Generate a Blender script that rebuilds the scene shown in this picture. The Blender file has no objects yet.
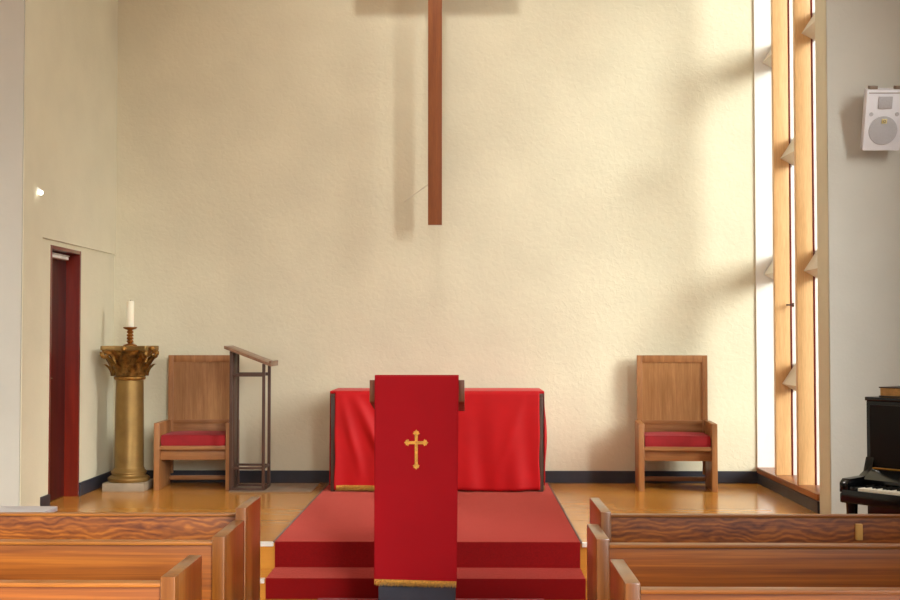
import bpy, bmesh, math, random
from mathutils import Vector, Matrix
random.seed(7)
scn = bpy.context.scene
COL = scn.collection
R = math.radians

# ------------------------------------------------------------------ materials
def new_mat(name):
    m = bpy.data.materials.new(name); m.use_nodes = True
    nt = m.node_tree
    b = nt.nodes['Principled BSDF']
    return m, nt, b
def lin(c):
    return tuple(((x/255.0+0.055)/1.055)**2.4 if x > 10 else x/255.0/12.92 for x in c) + (1.0,)
def coords(nt, scale=(1,1,1), rot=(0,0,0)):
    tc = nt.nodes.new('ShaderNodeTexCoord'); mp = nt.nodes.new('ShaderNodeMapping')
    mp.inputs['Scale'].default_value = scale; mp.inputs['Rotation'].default_value = rot
    nt.links.new(tc.outputs['Object'], mp.inputs['Vector'])
    return mp.outputs['Vector']
def ramp(nt, fac, stops):
    r = nt.nodes.new('ShaderNodeValToRGB')
    while len(r.color_ramp.elements) < len(stops): r.color_ramp.elements.new(0.5)
    for e, (p, c) in zip(r.color_ramp.elements, stops):
        e.position = p; e.color = c
    nt.links.new(fac, r.inputs['Fac'])
    return r.outputs['Color']
def noise(nt, vec, scale, detail=4, rough=.55, dist=0):
    n = nt.nodes.new('ShaderNodeTexNoise')
    n.inputs['Scale'].default_value = scale; n.inputs['Detail'].default_value = detail
    n.inputs['Roughness'].default_value = rough; n.inputs['Distortion'].default_value = dist
    nt.links.new(vec, n.inputs['Vector'])
    return n.outputs['Fac']
def bump(nt, b, h, strength, dist=.01):
    bn = nt.nodes.new('ShaderNodeBump'); bn.inputs['Strength'].default_value = strength
    bn.inputs['Distance'].default_value = dist
    nt.links.new(h, bn.inputs['Height']); nt.links.new(bn.outputs['Normal'], b.inputs['Normal'])

def plain(name, c, rough=.5, metal=0, spec=.5, var=.06, nscale=6, bmp=0, bscale=80, coat=0, sheen=0, bdist=.005):
    m, nt, b = new_mat(name)
    v = coords(nt)
    lo = lin([max(0, x*(1-var)) for x in c]); hi = lin([min(255, x*(1+var)) for x in c])
    nt.links.new(ramp(nt, noise(nt, v, nscale), [(.3, lo), (.7, hi)]), b.inputs['Base Color'])
    b.inputs['Roughness'].default_value = rough; b.inputs['Metallic'].default_value = metal
    b.inputs['Specular IOR Level'].default_value = spec
    b.inputs['Coat Weight'].default_value = coat
    if sheen:
        b.inputs['Sheen Weight'].default_value = sheen; b.inputs['Sheen Roughness'].default_value = .4
        b.inputs['Sheen Tint'].default_value = lin([min(255, x*.5+175) for x in c])
    if bmp: bump(nt, b, noise(nt, v, bscale, 5, .6), bmp, bdist)
    return m

def wood(name, dark, light, axis='X', fine=22, rough=.38, dist=.4, wavy=False, grain=.07, coat=.15, spec=.5):
    m, nt, b = new_mat(name)
    st = {'X': (grain, 1, 1), 'Y': (1, grain, 1), 'Z': (1, 1, grain)}[axis]
    if wavy: st = tuple(.16 if s < 1 else s for s in st)
    v = coords(nt, st)
    n1 = noise(nt, v, fine if not wavy else 20, 5, .6, dist if not wavy else 1.6)
    if wavy:
        wv = nt.nodes.new('ShaderNodeTexWave'); wv.bands_direction = 'Z'
        wv.inputs['Scale'].default_value = 8; wv.inputs['Distortion'].default_value = 14
        wv.inputs['Detail'].default_value = 3; wv.inputs['Detail Scale'].default_value = .9; wv.inputs['Detail Roughness'].default_value = .45
        nt.links.new(coords(nt, (.9, 1, 1.6)), wv.inputs['Vector'])
        md = nt.nodes.new('ShaderNodeMath'); md.operation = 'MULTIPLY_ADD'
        md.inputs[1].default_value = .2; nt.links.new(wv.outputs['Fac'], md.inputs[0])
        m2 = nt.nodes.new('ShaderNodeMath'); m2.operation = 'MULTIPLY'; m2.inputs[1].default_value = .78
        nt.links.new(n1, m2.inputs[0]); nt.links.new(m2.outputs[0], md.inputs[2]); n1 = md.outputs[0]
    mid = tuple((a+c)/2 for a, c in zip(dark, light))
    c1 = ramp(nt, n1, [(.28, lin(dark)), (.5, lin(mid)), (.72, lin(light))])
    n2 = noise(nt, coords(nt, st), 130, 3, .6)
    mx = nt.nodes.new('ShaderNodeMix'); mx.data_type = 'RGBA'; mx.blend_type = 'MULTIPLY'
    mx.inputs['Factor'].default_value = .35
    g = ramp(nt, n2, [(.35, (.6, .55, .5, 1)), (.65, (1, 1, 1, 1))])
    nt.links.new(c1, mx.inputs[6]); nt.links.new(g, mx.inputs[7])
    nt.links.new(mx.outputs[2], b.inputs['Base Color'])
    b.inputs['Roughness'].default_value = rough
    b.inputs['Specular IOR Level'].default_value = spec
    b.inputs['Coat Weight'].default_value = coat; b.inputs['Coat Roughness'].default_value = .2
    bump(nt, b, n2, .08, .002)
    return m

def plaster(name, c, strength=.6, scale=26):
    m, nt, b = new_mat(name)
    v = coords(nt)
    lo = lin([x*.975 for x in c]); hi = lin([min(255, x*1.02) for x in c])
    nt.links.new(ramp(nt, noise(nt, v, 1.6, 5), [(.3, lo), (.7, hi)]), b.inputs['Base Color'])
    b.inputs['Roughness'].default_value = .85; b.inputs['Specular IOR Level'].default_value = .2
    a = noise(nt, v, scale, 4, .55, .6)
    bump(nt, b, a, strength, .02)
    return m

def floorboards(name):
    m, nt, b = new_mat(name)
    v = coords(nt)
    br = nt.nodes.new('ShaderNodeTexBrick')
    br.inputs['Scale'].default_value = 1.0
    br.inputs['Brick Width'].default_value = 2.4; br.inputs['Row Height'].default_value = .6
    br.inputs['Mortar Size'].default_value = .0015; br.inputs['Mortar Smooth'].default_value = .3
    br.inputs['Color1'].default_value = lin((210, 146, 62)); br.inputs['Color2'].default_value = lin((204, 138, 56))
    br.inputs['Mortar'].default_value = lin((164, 112, 48))
    nt.links.new(v, br.inputs['Vector'])
    n2 = noise(nt, coords(nt, (.05, 1, 1)), 40, 3, .5, .2)
    mx = nt.nodes.new('ShaderNodeMix'); mx.data_type = 'RGBA'; mx.blend_type = 'MULTIPLY'
    mx.inputs['Factor'].default_value = .35
    nt.links.new(br.outputs['Color'], mx.inputs[6])
    nt.links.new(ramp(nt, n2, [(.3, (.7, .66, .6, 1)), (.7, (1, 1, 1, 1))]), mx.inputs[7])
    nt.links.new(mx.outputs[2], b.inputs['Base Color'])
    b.inputs['Roughness'].default_value = .18
    b.inputs['Coat Weight'].default_value = .25; b.inputs['Coat Roughness'].default_value = .18
    return m

def glass(name):
    m, nt, b = new_mat(name)
    out = nt.nodes['Material Output']
    tr = nt.nodes.new('ShaderNodeBsdfTransparent'); tr.inputs['Color'].default_value = (.96, .97, .96, 1)
    gl = nt.nodes.new('ShaderNodeBsdfGlossy'); gl.inputs['Roughness'].default_value = .03
    fr = nt.nodes.new('ShaderNodeFresnel'); fr.inputs['IOR'].default_value = 1.35
    mx = nt.nodes.new('ShaderNodeMixShader')
    nt.links.new(fr.outputs[0], mx.inputs[0]); nt.links.new(tr.outputs[0], mx.inputs[1]); nt.links.new(gl.outputs[0], mx.inputs[2])
    nt.links.new(mx.outputs[0], out.inputs['Surface'])
    return m
def emit(name, c, s):
    m, nt, b = new_mat(name)
    b.inputs['Emission Color'].default_value = lin(c); b.inputs['Emission Strength'].default_value = s
    b.inputs['Base Color'].default_value = lin(c)
    return m

M = {}
M['wall'] = plaster('cream_plaster', (218, 211, 186), .2, 22)
M['wall_smooth'] = plaster('smooth_plaster', (214, 208, 184), .12, 30)
M['nave_wall'] = plaster('nave_plaster', (187, 185, 176), .1, 30)
M['ceiling'] = plaster('ceiling_paint', (235, 230, 220), .1, 30)
M['floor'] = floorboards('polished_floor')
M['nave_floor'] = floorboards('nave_floor_boards')
M['base'] = plain('navy_black_paint', (44, 46, 56), .45, var=.1)
M['nosing'] = plain('white_nosing', (226, 222, 214), .45)
M['riser'] = wood('riser_wood', (150, 92, 38), (192, 128, 58), 'X')
M['door'] = wood('mahogany_leaf', (54, 9, 5), (90, 18, 9), 'Z', fine=14, rough=.55, coat=0, spec=.25)
M['jamb'] = wood('mahogany_jamb', (92, 18, 8), (126, 32, 14), 'Z', fine=14, rough=.3, coat=.3)
M['chrome'] = plain('satin_chrome', (215, 215, 220), .25, 1, var=.02)
M['post'] = wood('honey_post_wood', (212, 164, 108), (232, 188, 134), 'Z', fine=14, rough=.42)
M['transom'] = plain('cream_transom_paint', (226, 220, 204), .6, var=.02)
M['frame_white'] = plain('white_frame_paint', (232, 230, 224), .5, var=.02)
M['sill'] = wood('sill_wood', (132, 74, 40), (176, 112, 66), 'Y', rough=.35)
M['glass'] = glass('window_glass')
M['beam'] = wood('cross_beam_wood', (124, 64, 24), (156, 90, 40), 'Z', fine=12, rough=.5, coat=0)
M['beam_x'] = wood('cross_bar_wood', (122, 62, 28), (156, 86, 42), 'X', fine=12, rough=.5, coat=0)
M['steel'] = plain('grey_steel', (120, 118, 114), .4, .8, var=.05)
M['chair_z'] = wood('chair_oak_upright', (142, 92, 50), (182, 128, 78), 'Z', fine=18, rough=.45, coat=.05)
M['chair_panel'] = wood('chair_oak_panel', (150, 102, 56), (184, 134, 84), 'Z', fine=26, rough=.45, coat=.05)
M['chair_x'] = wood('chair_oak_rail', (140, 90, 48), (180, 126, 76), 'X', fine=18, rough=.45, coat=.05)
M['cushion'] = plain('red_cushion_fabric', (150, 24, 32), .85, var=.08, bmp=.3, bscale=240, sheen=.08)
M['cushion_pipe'] = plain('red_piping', (140, 20, 28), .85, var=.05)
M['iron'] = plain('brown_iron', (82, 58, 48), .5, .3, var=.1)
M['desk_wood'] = wood('stand_desk_wood', (112, 76, 52), (152, 112, 82), 'Y', fine=18, rough=.35)
M['mat'] = plain('taupe_mat', (132, 112, 92), .95, var=.08, bmp=.4, bscale=300)
M['bronze'] = plain('aged_bronze_gilt', (144, 114, 64), .45, .65, var=.10, nscale=5, bmp=.08, bscale=30)
M['bronze_dark'] = plain('dark_bronze_gilt', (150, 110, 54), .45, .75, var=.3, nscale=24, bmp=.2, bscale=40)
M['plinth'] = plain('grey_stone', (150, 134, 112), .7, var=.08, bmp=.1)
M['brass'] = plain('aged_brass', (160, 108, 52), .35, .85, var=.15, nscale=20)
M['wax'] = plain('ivory_wax', (240, 234, 212), .5, var=.01)
M['wax'].node_tree.nodes['Principled BSDF'].inputs['Subsurface Weight'].default_value = .15
M['wick'] = plain('burnt_wick', (40, 34, 30), .9)
M['carpet'] = plain('red_carpet', (130, 15, 18), .95, var=.10, nscale=180, bmp=.7, bscale=420, sheen=.38, spec=.1)
M['carpet'].node_tree.nodes['Principled BSDF'].inputs['Sheen Tint'].default_value = lin((255, 128, 112))
M['carpet'].node_tree.nodes['Principled BSDF'].inputs['Sheen Weight'].default_value = .85
M['binding'] = plain('grey_carpet_binding', (120, 96, 84), .9)
M['runner'] = plain('red_runner', (150, 28, 30), .95, var=.10, nscale=180, bmp=.7, bscale=420, sheen=.3, spec=.1)
M['altar_red'] = plain('scarlet_satin', (196, 18, 24), .55, var=.04, nscale=3, bmp=.1, bscale=300, sheen=.15, spec=.25)
M['banner_red'] = plain('crimson_cloth', (164, 14, 26), .75, var=.03, nscale=3, bmp=.2, bscale=400, sheen=.1, spec=.15)
M['gold'] = plain('gold_thread', (226, 168, 70), .5, .35, var=.14, nscale=60, bmp=.5, bscale=300)
M['fringe'] = plain('gold_fringe', (198, 148, 60), .7, .1, var=.2, nscale=90)
M['altar_wood'] = wood('altar_leg_wood', (74, 52, 44), (106, 80, 68), 'Z', fine=20)
M['lect_z'] = wood('lectern_wood', (104, 52, 24), (144, 80, 40), 'Z', fine=18)
M['lect_plinth'] = plain('slate_blue_plinth', (56, 58, 70), .8, var=.08, bmp=.3, bscale=200)
M['pew_x'] = wood('pew_wood_long', (108, 52, 10), (178, 106, 34), 'X', grain=.02, fine=34, rough=.3, dist=.8, coat=.4)
M['pew_wavy'] = wood('pew_figured_wood', (92, 40, 8), (182, 108, 38), 'X', rough=.3, wavy=True, coat=.4)
M['pew_rail'] = wood('pew_rail_wood', (124, 70, 20), (176, 112, 44), 'X', fine=16, rough=.36)
M['pew_end'] = wood('pew_end_wood', (104, 56, 12), (156, 98, 32), 'Z', fine=14, rough=.3, dist=.8, coat=.4)
M['block'] = plain('pale_wood_block', (206, 164, 92), .5)
M['black'] = plain('black_lacquer', (8, 8, 9), .16, var=.05, coat=.1, spec=.35)
M['black_matt'] = plain('black_satin', (9, 8, 9), .5, spec=.2, var=.05)
M['ivory'] = plain('ivory_keys', (236, 230, 214), .3, var=.02)
M['brass_hinge'] = plain('brass_hinge', (206, 156, 66), .3, .9)
M['leather'] = plain('brown_leather', (44, 30, 22), .5, var=.15, bmp=.2)
M['pages'] = plain('gilt_pages', (178, 132, 70), .6, var=.1, nscale=40)
M['spk'] = plain('pale_grey_plastic', (214, 214, 220), .5, var=.02)
M['spk_grille'] = plain('grey_mesh', (172, 172, 176), .7, var=.08, nscale=300, bmp=.5, bscale=500)
M['spk_dark'] = plain('brown_bracket', (120, 104, 90), .6)
M['badge'] = plain('yellow_badge', (222, 204, 140), .5)
M['badge_dark'] = plain('badge_ink', (96, 92, 84), .5)
M['table_top'] = plain('grey_laminate', (190, 190, 196), .4, var=.03)
M['bulb'] = emit('lit_bulb', (255, 250, 236), 6)
M['lamp_white'] = plain('white_enamel', (236, 232, 224), .4)
M['ground'] = plain('outside_paving', (170, 166, 156), .9, var=.1)

# ------------------------------------------------------------------ mesh helpers
class MB:
    def __init__(s): s.bm = bmesh.new()
    def _add(s, geom, mat):
        bmesh.ops.transform(s.bm, matrix=mat, verts=geom); return geom
    def box(s, x0, x1, y0, y1, z0, z1, bev=0, mat=None):
        b = bmesh.new()
        bmesh.ops.create_cube(b, size=1)
        for v in b.verts:
            v.co = Vector(((x0+x1)/2+v.co.x*(x1-x0), (y0+y1)/2+v.co.y*(y1-y0), (z0+z1)/2+v.co.z*(z1-z0)))
        if bev:
            bmesh.ops.bevel(b, geom=b.edges[:], offset=bev, segments=2, affect='EDGES', profile=.6)
        s.merge(b, mat); return s
    def merge(s, b, mat=None):
        if mat is not None: bmesh.ops.transform(b, matrix=mat, verts=b.verts[:])
        me = bpy.data.meshes.new('t'); b.to_mesh(me); b.free(); s.bm.from_mesh(me); bpy.data.meshes.remove(me)
    def lathe(s, prof, seg=32, cx=0, cy=0, cap=True):
        rings = []
        for r, z in prof:
            rings.append([s.bm.verts.new((cx+r*math.cos(2*math.pi*i/seg), cy+r*math.sin(2*math.pi*i/seg), z)) for i in range(seg)])
        for a, b in zip(rings, rings[1:]):
            for i in range(seg):
                j = (i+1) % seg
                s.bm.faces.new((a[i], a[j], b[j], b[i]))
        if cap:
            s.bm.faces.new(rings[0][::-1]); s.bm.faces.new(rings[-1])
        return s
    def tube(s, pts, r, seg=10):
        pts = [Vector(p) for p in pts]; rings = []
        for i, p in enumerate(pts):
            d = (pts[min(i+1, len(pts)-1)]-pts[max(i-1, 0)]).normalized()
            up = Vector((0, 0, 1)) if abs(d.z) < .9 else Vector((1, 0, 0))
            a = d.cross(up).normalized(); b = d.cross(a)
            rr = r[i] if isinstance(r, (list, tuple)) else r
            rings.append([s.bm.verts.new(p+a*rr*math.cos(2*math.pi*k/seg)+b*rr*math.sin(2*math.pi*k/seg)) for k in range(seg)])
        for a, b in zip(rings, rings[1:]):
            for i in range(seg):
                j = (i+1) % seg; s.bm.faces.new((a[i], a[j], b[j], b[i]))
        s.bm.faces.new(rings[0][::-1]); s.bm.faces.new(rings[-1])
        return s
    def prism(s, poly, vec, bev=0):
        """poly: list of 3D points, extruded along vec"""
        b = bmesh.new()
        vs = [b.verts.new(p) for p in poly]
        f = b.faces.new(vs)
        g = bmesh.ops.extrude_face_region(b, geom=[f])
        bmesh.ops.translate(b, vec=Vector(vec), verts=[e for e in g['geom'] if isinstance(e, bmesh.types.BMVert)])
        bmesh.ops.recalc_face_normals(b, faces=b.faces[:])
        if bev: bmesh.ops.bevel(b, geom=b.edges[:], offset=bev, segments=2, affect='EDGES', profile=.6)
        s.merge(b); return s
    def grid(s, nu, nv, fn, thick=0):
        vs = [[s.bm.verts.new(fn(u/nu, v/nv)) for v in range(nv+1)] for u in range(nu+1)]
        for u in range(nu):
            for v in range(nv):
                s.bm.faces.new((vs[u][v], vs[u+1][v], vs[u+1][v+1], vs[u][v+1]))
        return s
    def build(s, name, mat, parent=None, loc=(0, 0, 0), smooth=True, solid=0, solid_off=0):
        bmesh.ops.recalc_face_normals(s.bm, faces=s.bm.faces[:])
        me = bpy.data.meshes.new(name); s.bm.to_mesh(me); s.bm.free()
        me.materials.append(mat)
        if smooth:
            for p in me.polygons: p.use_smooth = True
            me.set_sharp_from_angle(angle=R(35))
        o = bpy.data.objects.new(name, me); COL.objects.link(o); o.location = loc
        if parent: o.parent = parent
        if solid:
            md = o.modifiers.new('thickness', 'SOLIDIFY'); md.thickness = solid; md.offset = solid_off
        return o
def tag(o, label=None, cat=None, group=None, kind=None):
    if label: o['label'] = label
    if cat: o['category'] = cat
    if group: o['group'] = group
    if kind: o['kind'] = kind
    return o
def thing(name, label, cat, loc=(0, 0, 0), rz=0, group=None):
    o = bpy.data.objects.new(name, None); COL.objects.link(o); o.empty_display_size = .1
    o.location = loc; o.rotation_euler = (0, 0, rz)
    return tag(o, label, cat, group)
def struct(name, mb, mat, parent=None, smooth=False, loc=(0, 0, 0)):
    o = mb.build(name, mat, parent, loc, smooth)
    if not parent: o['kind'] = 'structure'
    return o
def copy_tree(o, parent=None):
    c = o.copy(); COL.objects.link(c)
    if parent: c.parent = parent
    for ch in list(o.children): copy_tree(ch, c)
    return c

# ------------------------------------------------------------------ key dimensions (metres; nave floor z=0, altar end +Y)
PZ = .29          # chancel floor level
ST = .12          # lower step level
XL, XR = -3.345, 2.73
YB = 11.32        # altar wall
YN = 9.0          # nave end walls
TOP = 6.4
W = .3

# ------------------------------------------------------------------ room shell
struct('floor', MB().box(-6.2, 4.3, -3, 7.64, -.12, 0), M['nave_floor'])
fl = MB().box(-2.9, 2.3, 7.999, 9.01, -.12, PZ).box(-3.9, 3.2, 9.0, YB+.2, -.12, PZ).box(-2.9, 2.3, 7.64, 8.0, -.12, ST)
struct('floor_chancel', fl, M['floor'])
struct('floor_side', MB().box(-6.2, -2.9, 7.64, 9.0, -.12, 0).box(2.3, 2.9, 8.3, 9.2, -.12, 0).box(2.9, 3.6, 8.3, 9.32, -.12, 0).box(2.3, 4.3, 7.64, 8.3, -.12, 0), M['nave_floor'])
# white step nosings on the bare step ends
struct('trim_1', MB().box(-2.9, -1.285, 7.985, 8.03, PZ-.022, PZ+.006, .003).box(.76, 2.3, 7.985, 8.03, PZ-.022, PZ+.006, .003), M['nosing'])
struct('trim_2', MB().box(-2.9, -1.285, 7.625, 7.67, ST-.022, ST+.006, .003).box(.76, 2.3, 7.625, 7.67, ST-.022, ST+.006, .003), M['nosing'])
# altar wall continues a little past the window line, as the return next to the glass
struct('wall_back', MB().box(-3.9, 3.2, YB, YB+W, -.1, TOP), M['wall'])
# left wall with the doorway; the upper part stands 1.5 cm proud
DY0, DY1, DZ = 9.58, 10.33, PZ+2.11
wl = MB()
wl.box(XL-W, XL, YN, DY0, 0, PZ+2.15).box(XL-W, XL, DY1, YB, 0, PZ+2.15)
wl.box(XL-W, XL, DY0, DY1, DZ, PZ+2.15)
wl.box(XL-W, XL+.014, 9.33, YB, PZ+2.15, TOP)
wl.box(XL-W, XL+.024, 8.92, 9.33, 0, TOP)
struct('wall_left', wl, M['wall_smooth'])
# right wall: solid pier, then the tall window up to the altar wall
WX = 2.91
wr = MB()
wr.box(XR, XR+W, 9.10, 9.375, 0, TOP)
wr.box(XR, XR+W, 9.375, YB, 0, PZ+.10)
wr.box(XR, XR+W, 9.375, YB, 6.1, TOP)
struct('wall_right', wr, M['wall_smooth'])
# nave end walls facing the camera, and nave side walls
struct('wall_nave_left', MB().box(-6.2, XL+.018, 8.90, YN+.22, -.1, TOP), M['nave_wall'])
struct('wall_nave_right', MB().box(XR+.005, 3.45, 9.09, 9.31, -.1, TOP), M['nave_wall'])
struct('wall_west', MB().box(-6.4, -6.0, -3, YN+.2, -.1, TOP), M['nave_wall'])
we = MB().box(4.1, 4.35, -3, 8.3, -.1, 1.1).box(4.1, 4.35, -3, 8.3, 5.6, TOP)
we.prism([(3.43, 9.09, -.1), (4.1, 8.25, -.1), (4.35, 8.30, -.1), (3.5, 9.31, -.1)], (0, 0, TOP+.1))  # unseen corner, cut at a slant to let sun reach the window fins
we.box(4.1, 4.35, -3, 5.8, 1.1, 5.6).box(4.1, 4.35, 6.9, 8.3, 1.1, 5.6)
struct('wall_east', we, M['nave_wall'])
struct('ceiling', MB().box(-6.4, 3.6, -3, YB+W, TOP, TOP+.2).box(3.6, 4.35, -3, 8.5, TOP, TOP+.2), M['ceiling'])
# white jamb board between altar wall and window glass
struct('trim_3', MB().box(XR-.014, WX+.03, YB-.014, YB, PZ+.15, 6.1, .002), M['frame_white'])
# skirting
BH = .115
struct('baseboard_back', MB().box(XL, XR+.0, YB-.018, YB, PZ, PZ+BH, .003), M['base'])
struct('baseboard_left', MB().box(XL, XL+.018, DY1+.0, YB-.02, PZ, PZ+BH, .003).box(XL, XL+.018, 9.34, DY0-.0, PZ, PZ+BH, .003), M['base'])
struct('baseboard_right', MB().box(XR-.018, XR, 9.375, YB-.02, PZ, PZ+BH-.02, .003), M['base'])

# window_1 : fins, triangular transoms, glass
win = bpy.data.objects.new('window_1', None); COL.objects.link(win); win.location = (WX, 9.375, PZ); win['kind'] = 'structure'
def wp(mb, name, mat, par=None): 
    o = mb.build(name, mat, par or win, (0, 0, 0), True)
    return o
def L(x, y, z): return (x-WX, y-9.375, z-PZ)
def wbox(mb, x0, x1, y0, y1, z0, z1, bev=0):
    a = L(x0, y0, z0); b = L(x1, y1, z1); return mb.box(a[0], b[0], a[1], b[1], a[2], b[2], bev)
SZ = PZ+.15
wp(wbox(MB(), XR-.02, XR+W, 9.376, YB-.001, SZ-.05, SZ, .004), 'window_sill', M['sill'])
PY = (9.96, 10.67)
for y in PY:
    p = wp(wbox(MB(), XR, WX-.045, y, y+.06, SZ, 6.1, .004), 'mullion', M['post'])
    wp(wbox(MB(), WX-.045, WX-.032, y-.004, y+.064, SZ, 6.1, .002), 'mullion_bead', M['jamb'], p)
    wp(wbox(MB(), WX-.032, WX+.012, y+.006, y+.054, SZ, 6.1, .002), 'mullion_frame', M['frame_white'], p)
wp(wbox(wbox(MB(), WX-.035, WX+.02, 9.376, 9.40, SZ, 6.1, .002), WX-.005, WX+.03, YB-.034, YB-.015, SZ, 6.1, .002), 'window_frame', M['frame_white'])
bays = [(10.73, YB-.03, (4.30, 2.30)), (10.02, 10.67, (3.30, 1.30)), (9.40, 9.96, (4.24, 2.26))]
for y0, y1, zs in bays:
    for z in (zs[1], zs[0], zs[0]+2.0 if zs[0] < 3.5 else None):
        if z is None: continue
        poly = [L(WX-.005, y0, z+.13), L(WX-.125, y0, z-.055), L(WX-.005, y0, z-.12)]
        wp(MB().prism(poly, (0, y1-y0, 0), .002), 'transom', M['transom'])
    wp(wbox(MB(), WX+.006, WX+.012, y0-.02, y1+.02, SZ-.01, 6.1), 'glass_pane', M['glass'])
hd = wbox(MB(), WX-.095, WX-.033, 10.612, 10.626, 1.935, 1.949, .003); wbox(hd, WX-.04, WX-.03, 10.60, 10.64, 1.925, 1.96, .003)
wp(hd, 'window_catch', M['iron'])

# door_1 : lined doorway with a leaf set back
dr = bpy.data.objects.new('door_1', None); COL.objects.link(dr); dr.location = (XL, DY0, PZ); dr['kind'] = 'structure'
w_, h_ = DY1-DY0, DZ-PZ
MB().box(-W, .004, w_-.03, w_+.004, 0, h_, .003).box(-W, .004, -.004, .03, 0, h_, .003).box(-W, .004, .03, w_-.03, h_-.03, h_, .003).build('door_frame', M['jamb'], dr)
MB().box(-.16, -.115, .03, w_-.03, .005, h_-.03, .002).build('door_leaf', M['door'], dr)
hdl = MB().box(-.115, -.105, .08, .12, .92, 1.10, .003).tube([(-.105, .10, 1.03), (-.06, .10, 1.03), (-.055, .12, 1.03), (-.055, .21, 1.03)], .008)
hdl.build('door_handle', M['chrome'], dr)
MB().box(-.115, -.06, .20, .62, h_-.085, h_-.058, .004).box(-.085, -.065, .1, .66, h_-.054, h_-.044, .002).build('door_closer', M['nosing'], dr)

# ------------------------------------------------------------------ carpets
T = .012
cx0, cx1 = -1.275, .748
cp = thing('step_carpet', 'red carpet covering the altar steps and the floor up to the altar', 'carpet', (0, 0, PZ))
poly = [(cx0, 11.25, 0), (cx0, 7.999, 0), (cx0, 7.999, ST-PZ), (cx0, 7.639, ST-PZ), (cx0, 7.639, -PZ),
        (cx0, 7.639-T, -PZ), (cx0, 7.639-T, ST-PZ+T), (cx0, 7.999-T, ST-PZ+T), (cx0, 7.999-T, T), (cx0, 11.25, T)]
MB().prism(poly, (cx1-cx0, 0, 0), .004).build('pile', M['carpet'], cp)
for xa in (cx0-.014, cx1):
    MB().box(xa, xa+.014, 8.0, 11.25, 0, T+.002, .002).build('edge_binding', M['binding'], cp)
rn = tag(MB().box(-.94, .485, -1.5, 7.62, 0, .01, .003).build('aisle_runner', M['runner']), 'red runner lying along the aisle floor between the pews', 'carpet')
tag(MB().box(-2.10, -1.37, 10.58, 11.18, 0, .012, .004).build('floor_mat', M['mat'], None, (0, 0, PZ)), 'taupe mat under the tall iron reading stand', 'mat')

# ------------------------------------------------------------------ wall cross
CY = 10.98
cr = thing('wall_cross', 'large brown wooden cross hanging high in front of the altar wall', 'cross', (-.294, CY, 2.69))
MB().box(-.064, .064, 0, .06, 0, 3.3, .003).build('upright_beam', M['beam'], cr)
MB().box(-.60, .60, .004, .056, 2.40, 2.53, .003).build('crossbar', M['beam_x'], cr)
for x, z0, z1 in ((-.03, .40, .25), (0, 2.9, 2.9)):
    MB().tube([(x, .055, z0), (x-.27 if z0 < 1 else x, YB-CY, z1)], .0035).build('wall_bracket', M['transom'], cr)

# ------------------------------------------------------------------ bronze pedestal, candlestick, candle
pc = Vector((-3.042, 10.80, PZ))
pd = thing('pillar_stand', 'gilt bronze column with leafy capital standing in the left corner', 'pedestal', pc)
MB().box(-.185, .185, -.185, .185, 0, .075, .006).build('plinth', M['plinth'], pd)
MB().lathe([(.175, .075), (.185, .09), (.185, .11), (.165, .125), (.150, .13), (.150, .145), (.158, .155), (.158, .165), (.140, .18), (.132, .20)], 40).build('base_moulding', M['bronze'], pd)
MB().lathe([(.130, .195), (.128, .4), (.126, .7), (.122, .985)], 40).build('shaft', M['bronze'], pd)
cap = MB().lathe([(.122, .98), (.138, .99), (.142, 1.0), (.138, 1.012), (.124, 1.02), (.126, 1.08), (.135, 1.15), (.165, 1.20), (.20, 1.24), (.205, 1.25)], 40)
def leaf(a, z0, h, r0, lean, w):
    def fn(u, v):
        t = v; side = (u-.5)*2
        rr = r0+lean*(t**2.2)+.020*(1-abs(side)**1.5)
        z = z0+h*(t if t < .8 else .8+.2*math.sin((t-.8)/.2*math.pi*.75)/1.0*(.55))
        wd = w*(math.sin(math.pi*min(1, .25+t*.75))**.6)*(1+.12*math.sin(t*22))
        ang = a+side*wd/rr
        return (rr*math.cos(ang), rr*math.sin(ang), z)
    b = bmesh.new(); 
    vs = [[b.verts.new(fn(u/6, v/10)) for v in range(11)] for u in range(7)]
    for u in range(6):
        for v in range(10):
            b.faces.new((vs[u][v], vs[u+1][v], vs[u+1][v+1], vs[u][v+1]))
    r = bmesh.ops.solidify(b, geom=b.faces[:], thickness=.006)
    cap.merge(b)
for k in range(8):
    leaf(2*math.pi*k/8+R(22.5), 1.02, .115, .148, .075, .056)
for k in range(8):
    leaf(2*math.pi*k/8, 1.05, .17, .158, .095, .056)
for k in range(4):                       # corner volutes
    a = math.pi/4+k*math.pi/2
    pts = []; rad = []
    for i in range(9):
        t = i/8; rr = .15+.095*t**1.5; z = 1.13+.115*math.sin(t*math.pi/2)
        pts.append((rr*math.cos(a), rr*math.sin(a), z)); rad.append(.02+.008*t)
    for i in range(1, 9):
        th = i/8*math.pi*1.5; rr = .245+.028*math.sin(th); z = 1.217+.028*math.cos(th)
        pts.append((rr*math.cos(a), rr*math.sin(a), z)); rad.append(.027-.012*i/8)
    cap.tube(pts, rad, 8)
    b = a+math.pi/4                       # flower in the middle of each abacus side
    c = Vector((.20*math.cos(b), .20*math.sin(b), 1.262))
    cap.merge((lambda q: (bmesh.ops.create_uvsphere(q, u_segments=10, v_segments=6, radius=.025), q)[1])(bmesh.new()), Matrix.Translation(c))
cap.build('capital', M['bronze_dark'], pd)
ab = []
for k in range(4):
    a = math.pi/4+k*math.pi/2
    for d in (-.05, .05): ab.append((.285*math.cos(a+d), .285*math.sin(a+d), 1.25))
    for t in (.25, .5, .75):
        a2 = a+t*math.pi/2; ax = a+math.pi/4
        r0 = .201-.022*math.sin(math.pi*t)
        off = (t-.5)*.33
        ab.append((r0*math.cos(ax)-off*math.sin(ax), r0*math.sin(ax)+off*math.cos(ax), 1.25))
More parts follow.
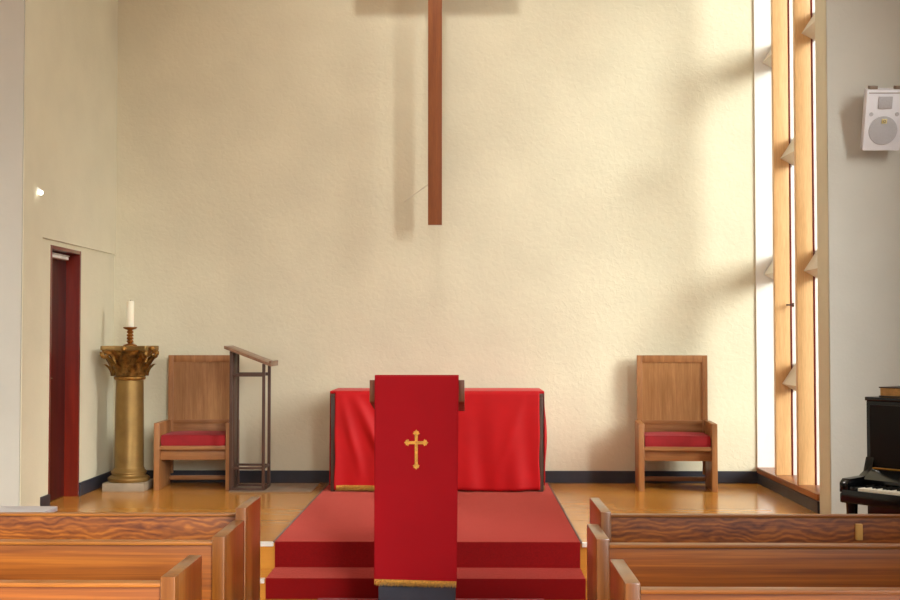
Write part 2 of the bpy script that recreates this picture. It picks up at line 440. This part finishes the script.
MB().prism([Vector(p) for p in ab], (0, 0, .04), .005).build('abacus', M['bronze'], pd)

cs = thing('candlestick', 'short twisted brass candlestick on top of the gilt column', 'candlestick', pc+Vector((0, 0, 1.291)))
MB().lathe([(.062, 0), (.062, .006), (.05, .012), (.03, .018), (.02, .022)], 28).build('foot', M['brass'], cs)
prof = [(.018, .02)]
for i in range(4):
    z = .026+i*.028
    prof += [(.02, z), (.03, z+.008), (.032, z+.013), (.03, z+.018), (.02, z+.026)]
MB().lathe(prof+[(.022, .14), (.03, .146)], 28).build('stem', M['brass'], cs)
MB().lathe([(.025, .144), (.045, .148), (.058, .157), (.064, .168), (.060, .168), (.04, .156), (.001, .154)], 28, cap=True).build('drip_pan', M['brass'], cs)
cd = thing('candle', 'thick ivory candle standing in the brass candlestick', 'candle', pc+Vector((0, 0, 1.291+.156)))
MB().lathe([(.032, 0), (.0325, .004), (.032, .24), (.029, .247), (.012, .244), (.001, .243)], 28).build('wax_body', M['wax'], cd)
MB().tube([(0, 0, .24), (.001, 0, .25), (.003, 0, .258)], .0018, 6).build('wick', M['wick'], cd)

# ------------------------------------------------------------------ chairs
def make_chair(label):
    t = thing('clergy_chair', label, 'chair', (0, 0, PZ), 0, 'high backed clergy chairs by the altar wall')
    hw = .345; th = .05
    for s in (-1, 1):
        x0, x1 = (-hw, -hw+th) if s < 0 else (hw-th, hw)
        sp = MB()
        # slab side: rear post and front post, wide panel, slightly sloping arm
        prof = [(x0, -.02, 0), (x0, .46, 0), (x0, .46, .60), (x0, -.02, .60)]
        sp.prism(prof, (x1-x0, 0, 0), .004)
        sp.build('side_panel', M['chair_z'], t)
    # back: frame, panel
    bw = hw-.022
    fr = MB()
    fr.box(-bw, -bw+.048, .462, .50, .10, 1.20, .003).box(bw-.048, bw, .462, .50, .10, 1.20, .003)
    fr.box(-bw+.048, bw-.048, .462, .50, 1.135, 1.20, .003)
    f = fr.build('back_frame', M['chair_z'], t)
    MB().box(-bw+.048, bw-.048, .472, .492, .40, 1.135).build('back_panel', M['chair_panel'], t)
    MB().box(-bw+.048, bw-.048, .462, .50, .56, .60, .002).box(-bw+.048, bw-.048, .466, .50, .36, .56, .002).build('lower_back_rail', M['chair_x'], t)
    MB().box(-hw+th, hw-th, -.012, .462, .36, .395, .004).build('seat', M['chair_x'], t)
    MB().box(-hw+th, hw-th, .05, .08, .265, .36, .003).build('front_apron', M['chair_x'], t)
    MB().box(-hw+th, hw-th, .40, .43, .045, .085, .003).build('rear_stretcher', M['chair_x'], t)
    return t
def make_cushion(label):
    t = thing('seat_cushion', label, 'cushion', (0, 0, 0), 0, 'red cushions on the clergy chairs')
    hw = .288
    b = bmesh.new(); bmesh.ops.create_cube(b, size=1)
    bmesh.ops.subdivide_edges(b, edges=b.edges[:], cuts=7, use_grid_fill=True)
    for v in b.verts:
        x, y, z = v.co*2
        ex = (1-abs(x)**4)*(1-abs(y)**4)
        v.co = Vector((x*hw*(1-.02*z*z), .225+y*.222*(1-.02*z*z), .05+z*(.044+.016*ex) if z > 0 else .05+z*.05))
    m = MB(); m.merge(b); o = m.build('cushion_pad', M['cushion'], t)
    pp = [(-hw, .006), (hw, .006), (hw, .446), (-hw, .446), (-hw, .006)]
    MB().tube([(-hw+.006, .010, .090), (0, .008, .092), (hw-.006, .010, .090)], .005, 8).build('piping', M['cushion_pipe'], t)
    return t
lab = ['high-backed wooden chair with red seat between the gilt column and iron stand', 'high-backed wooden chair with red seat standing alone beside the tall window']
clab = ['red cushion on the chair next to the gilt column', 'red cushion on the lone chair beside the tall window']
ch0 = make_chair(lab[0]); cu0 = make_cushion(clab[0])
ch1 = copy_tree(ch0); cu1 = copy_tree(cu0)
ch1['label'] = lab[1]; cu1['label'] = clab[1]
for c, u, x, y, rz in ((ch0, cu0, -2.455, 10.75, R(2)), (ch1, cu1, 1.868, 10.70, R(-4))):
    c.location = (x, y, PZ); c.rotation_euler.z = rz
    u.location = (x, y, PZ+.3952); u.rotation_euler.z = rz

# ------------------------------------------------------------------ iron reading stand
rs = thing('reading_stand', 'tall dark iron reading stand with sloping wooden desk, set sideways', 'lectern', (-1.95, 10.80, PZ+.012))
xs = (-.145, .145); ys = (-.15, .15)
slope = (1.125-1.285)/.42
def deskz(x): return 1.205+slope*x
for x in xs:
    for y in ys:
        MB().box(x-.013, x+.013, y-.013, y+.013, 0, deskz(x)-.03, .002).build('post', M['iron'], rs)
for z in (1.02,):
    for y in ys: MB().box(xs[0]+.013, xs[1]-.013, y-.01, y+.01, z-.015, z+.015, .002).build('upper_rail', M['iron'], rs)
for y in ys: MB().box(xs[0]+.013, xs[1]-.013, y-.008, y+.008, .185, .205, .002).build('lower_rail', M['iron'], rs)
for x in xs: MB().box(x-.008, x+.008, ys[0]+.013, ys[1]-.013, .185, .205, .002).build('lower_rail', M['iron'], rs)
ft = MB()
for y in ys: ft.box(xs[0]+.013, xs[1]-.013, y-.012, y+.012, 0, .022, .002)
for x in xs: ft.box(x-.012, x+.012, ys[0]+.013, ys[1]-.013, 0, .022, .002)
ft.build('foot_frame', M['iron'], rs)
dk = MB()
x0, x1 = -.20, .215
dk.prism([(x0, -.21, deskz(x0)-.028), (x1, -.21, deskz(x1)-.028), (x1, -.21, deskz(x1)), (x0, -.21, deskz(x0))], (0, .42, 0), .004)
dk.build('sloping_desk', M['desk_wood'], rs)
MB().prism([(x1-.02, -.21, deskz(x1)), (x1, -.21, deskz(x1)), (x1+.004, -.21, deskz(x1)+.02), (x1-.012, -.21, deskz(x1)+.022)], (0, .42, 0), .002).build('book_lip', M['desk_wood'], rs)
wd = MB().prism([(xs[0]-.013, -.07, .02), (xs[0]+.013, -.07, .02), (xs[0]+.013, -.07, deskz(xs[0])-.03), (xs[0]-.013, -.07, deskz(xs[0])-.03)], (0, .14, 0), .003)
wd.build('back_board', M['iron'], rs)

# ------------------------------------------------------------------ altar table and cloth
AX0, AX1, AY0, AY1 = -1.205, .675, 10.57, 11.20
AZ = PZ+T+.001
ACX = (AX0+AX1)/2; AH = .892-T
at = thing('altar_table', 'long altar table whose dark legs show under the scarlet cloth', 'table', (ACX, (AY0+AY1)/2, AZ))
hw, hd_ = (AX1-AX0)/2, (AY1-AY0)/2
MB().box(-hw+.006, hw-.006, -hd_+.006, hd_-.006, AH-.06, AH-.026, .004).build('table_top', M['altar_wood'], at)
for sx in (-1, 1):
    for sy in (-1, 1):
        cx, cy = sx*(hw-.026), sy*(hd_-.028)
        MB().box(cx-.02, cx+.02, cy-.02, cy+.02, 0, AH-.06, .003).build('leg', M['altar_wood'], at)
for sy in (-1, 1): MB().box(-hw+.05, hw-.05, sy*(hd_-.05)-.012, sy*(hd_-.05)+.012, AH-.16, AH-.06, .003).build('apron', M['altar_wood'], at)
cl = thing('altar_cloth', 'bright scarlet cloth draped over the long altar table', 'tablecloth', (ACX, (AY0+AY1)/2, AZ))
MB().box(-hw-.003, hw+.003, -hd_-.004, hd_+.003, AH-.022, AH+.002, .010).build('top_cover', M['altar_red'], cl)
def fold(x, t):
    # long diagonal drags from the top corners, growing downwards
    f = .0
    f += .012*t*math.sin(14*x+2.2*t*math.copysign(1, -x)+.6)
    f += .008*t*math.sin(31*x-1.7*t)
    e = math.sin(math.pi*min(1, t*1.05))
    f += .034*math.exp(-((x+hw-.20-.40*t)/.045)**2)*e - .018*math.exp(-((x+hw-.30-.40*t)/.05)**2)*e
    f += .020*math.exp(-((x+hw-.09-.22*t)/.035)**2)*e
    f += .016*math.exp(-((x-hw+.16+.30*t)/.05)**2)*e
    return f
def front(u, v):
    x = -hw+.045+u*(2*hw-.085); t = v
    zb = .012+.006*math.sin(9*x)+(.01 if x < -.3 else 0)
    z = AH-.004-(AH-.004-zb)*t
    xx = x+.012*math.sin(12*t+3)*t*(u-.5)
    return (xx, -hd_-.008-.004*t-fold(x, t)-.008, z)
MB().grid(120, 30, front).build('front_drop', M['altar_red'], cl, solid=.003)
for sx in (-1, 1):
    def side(u, v, sx=sx):
        y = -hd_+.03+u*(2*hd_-.07); t = v
        bulge = .004+(.034 if sx > 0 else .004)*math.sin(math.pi*min(1, t*1.02))**1.5*math.sin(math.pi*min(1, .02+u*1.15))
        return (sx*(hw+bulge+.006*t*math.sin(20*u*3)), y, AH-.004-(AH-.004-.05)*t)
    MB().grid(40, 24, side).build('side_drop', M['altar_red'], cl, solid=.003)
def back(u, v):
    return (-hw+.02+u*(2*hw-.04), hd_+.006+.004*v*math.sin(u*40), AH-.004-(AH-.3)*v)
MB().grid(60, 8, back).build('back_drop', M['altar_red'], cl, solid=.003)
def fringe_strip(x0, x1, ztop, drop, yfn, n):
    m = MB()
    m.grid(n, 1, lambda u, v: (x0+(x1-x0)*u, yfn(x0+(x1-x0)*u)-.004, ztop(x0+(x1-x0)*u)-v*.012))
    step = (x1-x0)/n
    for i in range(n):
        xa = x0+step*i; y = yfn(xa)-.004+random.uniform(-.002, .002); zt = ztop(xa)-.010
        d = drop*random.uniform(.85, 1.1)
        m.prism([(xa, y, zt), (xa+step*.85, y, zt), (xa+step*(.6+random.uniform(-.2, .2)), y, zt-d), (xa+step*.3, y, zt-d)], (0, .003, 0))
    return m
ff = fringe_strip(-hw+.06, -hw+.62, lambda x: .058, .038, lambda x: front((x+hw-.045)/(2*hw-.085), .95)[1]-.006, 110)
tag(ff.build('fringe', M['fringe'], cl, smooth=False), 'gold fringe')
fs = MB(); 
for i in range(30):
    y = -hd_+.02+i*.006
    fs.box(hw+.004, hw+.007, y, y+.0045, .008, .052)
tag(fs.build('fringe', M['fringe'], cl, smooth=False), 'gold fringe')

# ------------------------------------------------------------------ lectern with banner
LX, LY = -.292, 6.98
LZ = .01
lt = thing('lectern', 'wooden lectern behind the crimson banner at the head of the aisle', 'lectern', (LX, LY, LZ))
MB().box(-.222, .222, 0, .46, 0, .205, .01).build('plinth', M['lect_plinth'], lt)
MB().box(-.13, .13, .08, .32, .2051, 1.22, .006).build('column', M['lect_z'], lt)
MB().prism([(-.235, 0.01, 1.22), (-.235, .44, 1.22), (-.235, .44, 1.25), (-.235, .01, 1.412)], (.47, 0, 0), .003).build('desk', M['lect_z'], lt)
for s in (-1, 1):
    x = s*.2565
    MB().prism([(x-.0205, .03, 1.268), (x-.0205, .45, 1.19), (x-.0205, .45, 1.27), (x-.0205, .03, 1.396)], (.041, 0, 0), .003).build('desk_side', M['lect_z'], lt)
MB().box(-.235, .235, .44, .46, 1.22, 1.285, .003).build('book_stop', M['lect_z'], lt)

bn = thing('lectern_banner', 'long crimson banner with gold cross hanging down the lectern front', 'banner', (LX, LY, LZ))
path = [(.30, 1.312), (.15, 1.368), (.03, 1.414), (.008, 1.424), (-.006, 1.416), (-.012, 1.38)]
for i in range(1, 40):
    t = i/39; path.append((-.012-.004*math.sin(t*3), 1.38-t*(1.38-.232)))
def ban(u, v):
    k = v*(len(path)-1); i = min(int(k), len(path)-2); f = k-i
    y = path[i][0]*(1-f)+path[i+1][0]*f; z = path[i][1]*(1-f)+path[i+1][1]*f
    x = -.244+.488*u
    t = max(0, (1.38-z)/1.15)
    x = x*(1-.022*t)-.006*t
    if z < 1.38 and v > .12: y += -.004*t*(1+math.sin(u*9+1.2*t))
    return (x, y, z)
MB().grid(40, 88, ban).build('banner_cloth', M['banner_red'], bn, solid=.004, solid_off=0)
# embroidered cross: latin cross with flared, three-pointed ends
def arm(L_, w0):
    return [(w0, .0+w0), (w0, L_-.030), (w0+.006, L_-.026), (.020, L_-.024), (.014, L_-.014), (.016, L_-.011), (.007, L_-.008), (0, L_)]
def cross_outline():
    pts = []
    for d, Ln in (((0, 1), .075), ((1, 0), .070), ((0, -1), .155), ((-1, 0), .070)):
        px = (d[1], -d[0])      # right-hand side of direction d
        a = arm(Ln, .0085)
        seq = [(-s, l) for s, l in a] + [(s, l) for s, l in a[::-1][1:]]
        for s, l in seq[1:-1] if False else seq:
            pts.append((px[0]*s+d[0]*l, px[1]*s+d[1]*l))
    out = []
    for p in pts:
        if not out or (abs(out[-1][0]-p[0])+abs(out[-1][1]-p[1])) > 1e-5: out.append(p)
    if abs(out[0][0]-out[-1][0])+abs(out[0][1]-out[-1][1]) < 1e-5: out.pop()
    return out
zc = 1.045-LZ
poly = [(x-.002, -.0225, z+zc) for x, z in cross_outline()]
tag(MB().prism(poly, (0, .005, 0)).build('embroidered_cross', M['gold'], bn, smooth=False), 'gold embroidered cross')
tag(fringe_strip(-.243, .230, lambda x: .245-.006*(x/.24), .028, lambda x: -.019, 100).build('fringe', M['fringe'], bn, smooth=False), 'gold fringe')

# ------------------------------------------------------------------ pews
def pew_end(mb, x, th, y0, y1, h, foot=0):
    mb.box(x, x+th, y0, y1, 0, h, .006)
    return mb
def make_pew(name, x_aisle, x_far, y0, label, group, depth=.385, H=.867):
    """y0 = edge nearest the camera (the back); seat faces the altar"""
    s = 1 if x_far > x_aisle else -1
    t = thing(name, label, 'pew', (x_aisle, y0, 0), 0, group)
    th = .05
    def bx(mb, a, b, *r, **k):
        return mb.box(min(s*a, s*b), max(s*a, s*b), *r, **k)
    ln = abs(x_far-x_aisle)
    bx(MB(), 0, th, 0, depth, 0, H, bev=.006).build('end_panel', M['pew_end'], t)
    bx(MB(), ln-th, ln, 0, depth, 0, H, bev=.006).build('end_panel', M['pew_end'], t)
    bx(MB(), th, ln-th, .018, .045, .30, H-.0361, bev=.002).build('backrest', M['pew_x'], t)
    bx(MB(), th, ln-th, .004, .058, H-.036, H-.022, bev=.004).build('top_rail', M['pew_rail'], t)
    bx(MB(), th, ln-th, .05, .38, .40, .43, bev=.005).build('seat', M['pew_x'], t)
    bx(MB(), th, ln-th, .20, .225, .10, .40, bev=.002).build('seat_support', M['pew_x'], t)
    return t
def make_front(x_aisle, x_far, y0, label, depth):
    s = 1 if x_far > x_aisle else -1
    t = thing('prayer_desk', label, 'prayer desk', (x_aisle, y0, 0), 0, 'figured wood prayer desks before the front pews')
    th = .045; ln = abs(x_far-x_aisle); H = .915
    def bx(mb, a, b, *r, **k):
        return mb.box(min(s*a, s*b), max(s*a, s*b), *r, **k)
    bx(MB(), 0, th, 0, depth, 0, H, bev=.006).build('end_panel', M['pew_end'], t)
    bx(MB(), ln-th, ln, 0, depth, 0, H, bev=.006).build('end_panel', M['pew_end'], t)
    py = 5.33-y0
    bx(MB(), th, ln-th, py, py+.026, .12, .86, bev=.002).build('front_panel', M['pew_wavy'], t)
    bx(MB(), th, ln-th, py-.008, py+.036, .8601, .872, bev=.003).build('top_rail', M['pew_rail'], t)
    bx(MB(), th, ln-th, .01, py, .60, .62, bev=.003).build('book_shelf', M['pew_x'], t)
    return t
G = 'wooden pews facing the altar'
make_pew('pew', -.957, -4.3, 4.75, 'front pew left of the aisle, seen from behind', G, .43)
make_pew('pew', -.957, -4.3, 3.95, 'second pew left of the aisle, nearest to the viewer', G, .40)
make_pew('pew', .505, 3.75, 4.71, 'front pew right of the aisle, seen from behind', G, .39)
make_pew('pew', .505, 3.75, 3.87, 'second pew right of the aisle, nearest to the viewer', G, .42)
make_front(-.957, -4.3, 5.20, 'wavy-grained wooden prayer desk before the left pews, near the grey table', .38)
rf = make_front(.565, 3.75, 5.11, 'wavy-grained wooden prayer desk before the right pews, with small pale block', .46)
MB().box(1.14, 1.168, .198, .221, .765, .835, .003).build('pale_block', M['block'], rf)['label'] = 'small pale wooden block'

# ------------------------------------------------------------------ grey table behind the left screen
tb = thing('side_table', 'table with pale grey top, just beyond the left prayer desk', 'table', (-2.6, 5.96, -.012))
MB().box(-.5, .5, -.2, .2, .775, .80, .004).build('table_top', M['table_top'], tb)
for sx in (-1, 1):
    for sy in (-1, 1):
        MB().box(sx*.45-.018, sx*.45+.018, sy*.16-.018, sy*.16+.018, .012, .775, .003).build('leg', M['steel'], tb)

# ------------------------------------------------------------------ upright piano (turned towards the aisle)
pn = thing('upright_piano', 'black lacquered upright piano with keyboard open before the right wall', 'piano', (2.555, 7.74, .025), R(-51))
Wd = 1.48
MB().box(0, Wd, .002, .30, .08, 1.225, .006).build('case_body', M['black'], pn)
MB().box(.03, Wd-.03, -.008, .0015, .80, 1.20, .004).build('upper_panel', M['black_matt'], pn)
MB().box(-.002, Wd+.012, -.012, .315, 1.2251, 1.25, .005).build('lid', M['black'], pn)
MB().box(0, Wd, -.30, .0015, .60, .665, .012).build('keybed', M['black'], pn)
for x in (0, Wd-.06):
    prof = [(x, -.30, .6655), (x, -.30, .725), (x, -.27, .75), (x, -.09, .755), (x, -.04, .78), (x, -.015, .85), (x, -.009, .87), (x, -.009, .6655)]
    MB().prism(prof, (.06, 0, 0), .004).build('cheek', M['black'], pn)
for x in (.0601, Wd-.12):
    MB().box(x, x+.0598, -.29, -.12, .6655, .705, .004).build('key_block', M['black'], pn)
wk = MB(); n = 52; kw = (Wd-.2405)/n
for i in range(n):
    wk.box(.1202+i*kw, .1202+(i+.94)*kw, -.285, -.1395, .6655, .700, .002)
wk.build('white_keys', M['ivory'], pn)
bk = MB()
for i in range(n-1):
    if (i+5) % 7 in (0, 1, 3, 4, 5):
        xk = .1202+(i+1)*kw; bk.box(xk-.006, xk+.006, -.235, -.1395, .7003, .712, .002)
bk.build('black_keys', M['black_matt'], pn)
MB().prism([(.061, -.139, .6655), (.061, -.139, .74), (.061, -.035, .80), (.061, -.009, .80), (.061, -.009, .6655)], (Wd-.122, 0, 0), .003).build('fallboard', M['black'], pn)
MB().box(.065, Wd-.065, -.036, -.0095, .8003, .806, .001).build('fallboard_hinge', M['brass_hinge'], pn)
MB().box(.02, Wd-.02, -.306, -.3003, .605, .684, .002).build('key_slip', M['black'], pn)
for x in (.02, Wd-.09):
    MB().lathe([(.035, 0), (.035, .05), (.026, .08), (.03, .3), (.034, .55), (.036, .598)], 20, x+.035, -.25).build('front_leg', M['black'], pn)
    MB().box(x, x+.07, -.28, .30, 0, .079, .006).build('toe_block', M['black'], pn) if False else None
MB().box(0, Wd, -.0, .31, 0, .0795, .006).build('bottom_board', M['black_matt'], pn)
bo = thing('book', 'thick brown book with gilt page edges on top of the piano', 'book', (2.575, 7.74, 1.2752), R(-51))
MB().box(.05, .37, .03, .26, 0, .008, .002).box(.05, .37, .03, .26, .056, .064, .002).box(.05, .37, .248, .26, .0, .064, .003).build('cover', M['leather'], bo)
MB().box(.058, .362, .036, .2475, .0081, .0559).build('page_block', M['pages'], bo)

# ------------------------------------------------------------------ wall loudspeaker
sp = thing('loudspeaker', 'pale grey loudspeaker tilted down high on the right wall above the piano', 'loudspeaker', (3.088, 9.09, 3.262))
TL = Matrix.Translation((0, -.20, 0)) @ Matrix.Rotation(R(16), 4, 'X')
def sbuild(mb, name, mat):
    bmesh.ops.transform(mb.bm, matrix=TL, verts=mb.bm.verts[:])
    return mb.build(name, mat, sp)
sbuild(MB().prism([(-.14, 0, -.225), (.14, 0, -.225), (.105, .17, -.225), (-.105, .17, -.225)], (0, 0, .45), .010), 'cabinet', M['spk'])
sbuild(MB().box(-.052, .052, -.008, .002, .085, .175, .004), 'tweeter_grille', M['spk_grille'])
wf = MB().lathe([(.108, 0), (.104, .010), (.05, .016), (.001, .018)], 40)
bmesh.ops.transform(wf.bm, matrix=Matrix.Translation((0, .004, -.075)) @ Matrix.Rotation(R(90), 4, 'X'), verts=wf.bm.verts[:])
sbuild(wf, 'woofer_grille', M['spk_grille'])
for x in (-.095, .095):
    pt = MB().lathe([(.016, 0), (.014, .006), (.001, .006)], 16)
    bmesh.ops.transform(pt.bm, matrix=Matrix.Translation((x, .001, .045)) @ Matrix.Rotation(R(90), 4, 'X'), verts=pt.bm.verts[:])
    sbuild(pt, 'bass_port', M['spk_grille'])
b_ = sbuild(MB().box(-.019, .019, -.020, -.012, -.022, .012, .002), 'badge', M['badge'])
mk = MB().tube([(.009*math.cos(a*.5), -.0215, -.005+.009*math.sin(a*.5)) for a in range(13)], .0022, 6)
bm_ = sbuild(mk, 'badge_mark', M['badge_dark']); bm_.parent = b_
sbuild(MB().box(-.125, .125, -.002, .001, .197, .203), 'trim_line', M['spk_dark'])
for x in (-.115, .075):
    sbuild(MB().box(x, x+.06, .02, .07, .2255, .25, .004), 'mounting_lug', M['spk_dark'])
brk = MB().tube([(0, -.06, .0), (0, -.02, .03), (0, .0, .03)], .018).box(-.05, .05, -.012, 0, -.05, .11, .003)
brk.build('wall_mount', M['spk_dark'], sp)

# ------------------------------------------------------------------ small lit spot lamp on the left wall
sl = thing('spot_lamp', 'tiny lit white lamp fixed high on the left wall above the door', 'lamp', (XL+.0245, 9.2, 2.765))
MB().box(0, .006, -.018, .018, .022, .05, .002).build('wall_plate', M['lamp_white'], sl)
MB().tube([(.005, 0, .038), (.022, 0, .036), (.026, 0, .026)], .006).build('lamp_arm', M['lamp_white'], sl)
g = bmesh.new(); bmesh.ops.create_uvsphere(g, u_segments=16, v_segments=10, radius=.019)
m = MB(); m.merge(g, Matrix.Translation((.026, 0, .008))); m.build('bulb', M['bulb'], sl)

# ------------------------------------------------------------------ outside
gd = MB().box(4.5, 40, -30, 40, -.6, -.5).box(3.25, 4.5, 9.3, 40, -.6, -.5)
struct('floor_outside', gd, M['ground'])

# ------------------------------------------------------------------ light
w = bpy.data.worlds.new('sky'); scn.world = w; w.use_nodes = True
nt = w.node_tree; bg = nt.nodes['Background']
tc = nt.nodes.new('ShaderNodeTexCoord'); sx = nt.nodes.new('ShaderNodeSeparateXYZ')
nt.links.new(tc.outputs['Generated'], sx.inputs[0])
nt.links.new(ramp(nt, sx.outputs['Z'], [(.0, (.75, .77, .80, 1)), (.35, (1, .99, .97, 1))]), bg.inputs['Color'])
bg.inputs['Strength'].default_value = .92
def area(name, loc, rot, size, power, col=(1, 1, 1)):
    l = bpy.data.lights.new(name, 'AREA'); l.energy = power; l.color = col; l.size = size
    o = bpy.data.objects.new(name, l); COL.objects.link(o); o.location = loc; o.rotation_euler = rot
    return o
# bright hazy sun: broad and soft, from the east-south-east
sl_ = bpy.data.lights.new('hazy_sun', 'SUN'); sl_.energy = 28; sl_.angle = R(52); sl_.color = (.985, 1, .96)
so = bpy.data.objects.new('hazy_sun', sl_); COL.objects.link(so)
so.rotation_euler = Vector((-1, 1.1, -.75)).to_track_quat('-Z', 'Y').to_euler()
# unseen ceiling lights: first casts the crossbar's shadow, two added as nave fill
area('unseen_ceiling_light', (-.3, 9.9, 6.3), (0, 0, 0), .22, 46, (1, .97, .9))
area('unseen_ceiling_light', (-1.5, 5.0, 6.3), (0, 0, 0), .6, 14, (1, .97, .9))
area('unseen_ceiling_light', (2.0, 5.0, 6.3), (0, 0, 0), .6, 14, (1, .97, .9))

# ------------------------------------------------------------------ camera
cam = bpy.data.cameras.new('camera'); co = bpy.data.objects.new('camera', cam); COL.objects.link(co)
cam.sensor_width = 36; cam.lens = 48; cam.clip_start = .05
co.location = (0, 0, 1.65)
co.rotation_euler = (R(90+1.815), 0, R(.812))
scn.camera = co
vs = scn.view_settings
vs.view_transform = 'Standard'; vs.look = 'None'; vs.exposure = -0.3; vs.gamma = 1; vs.use_curve_mapping = False
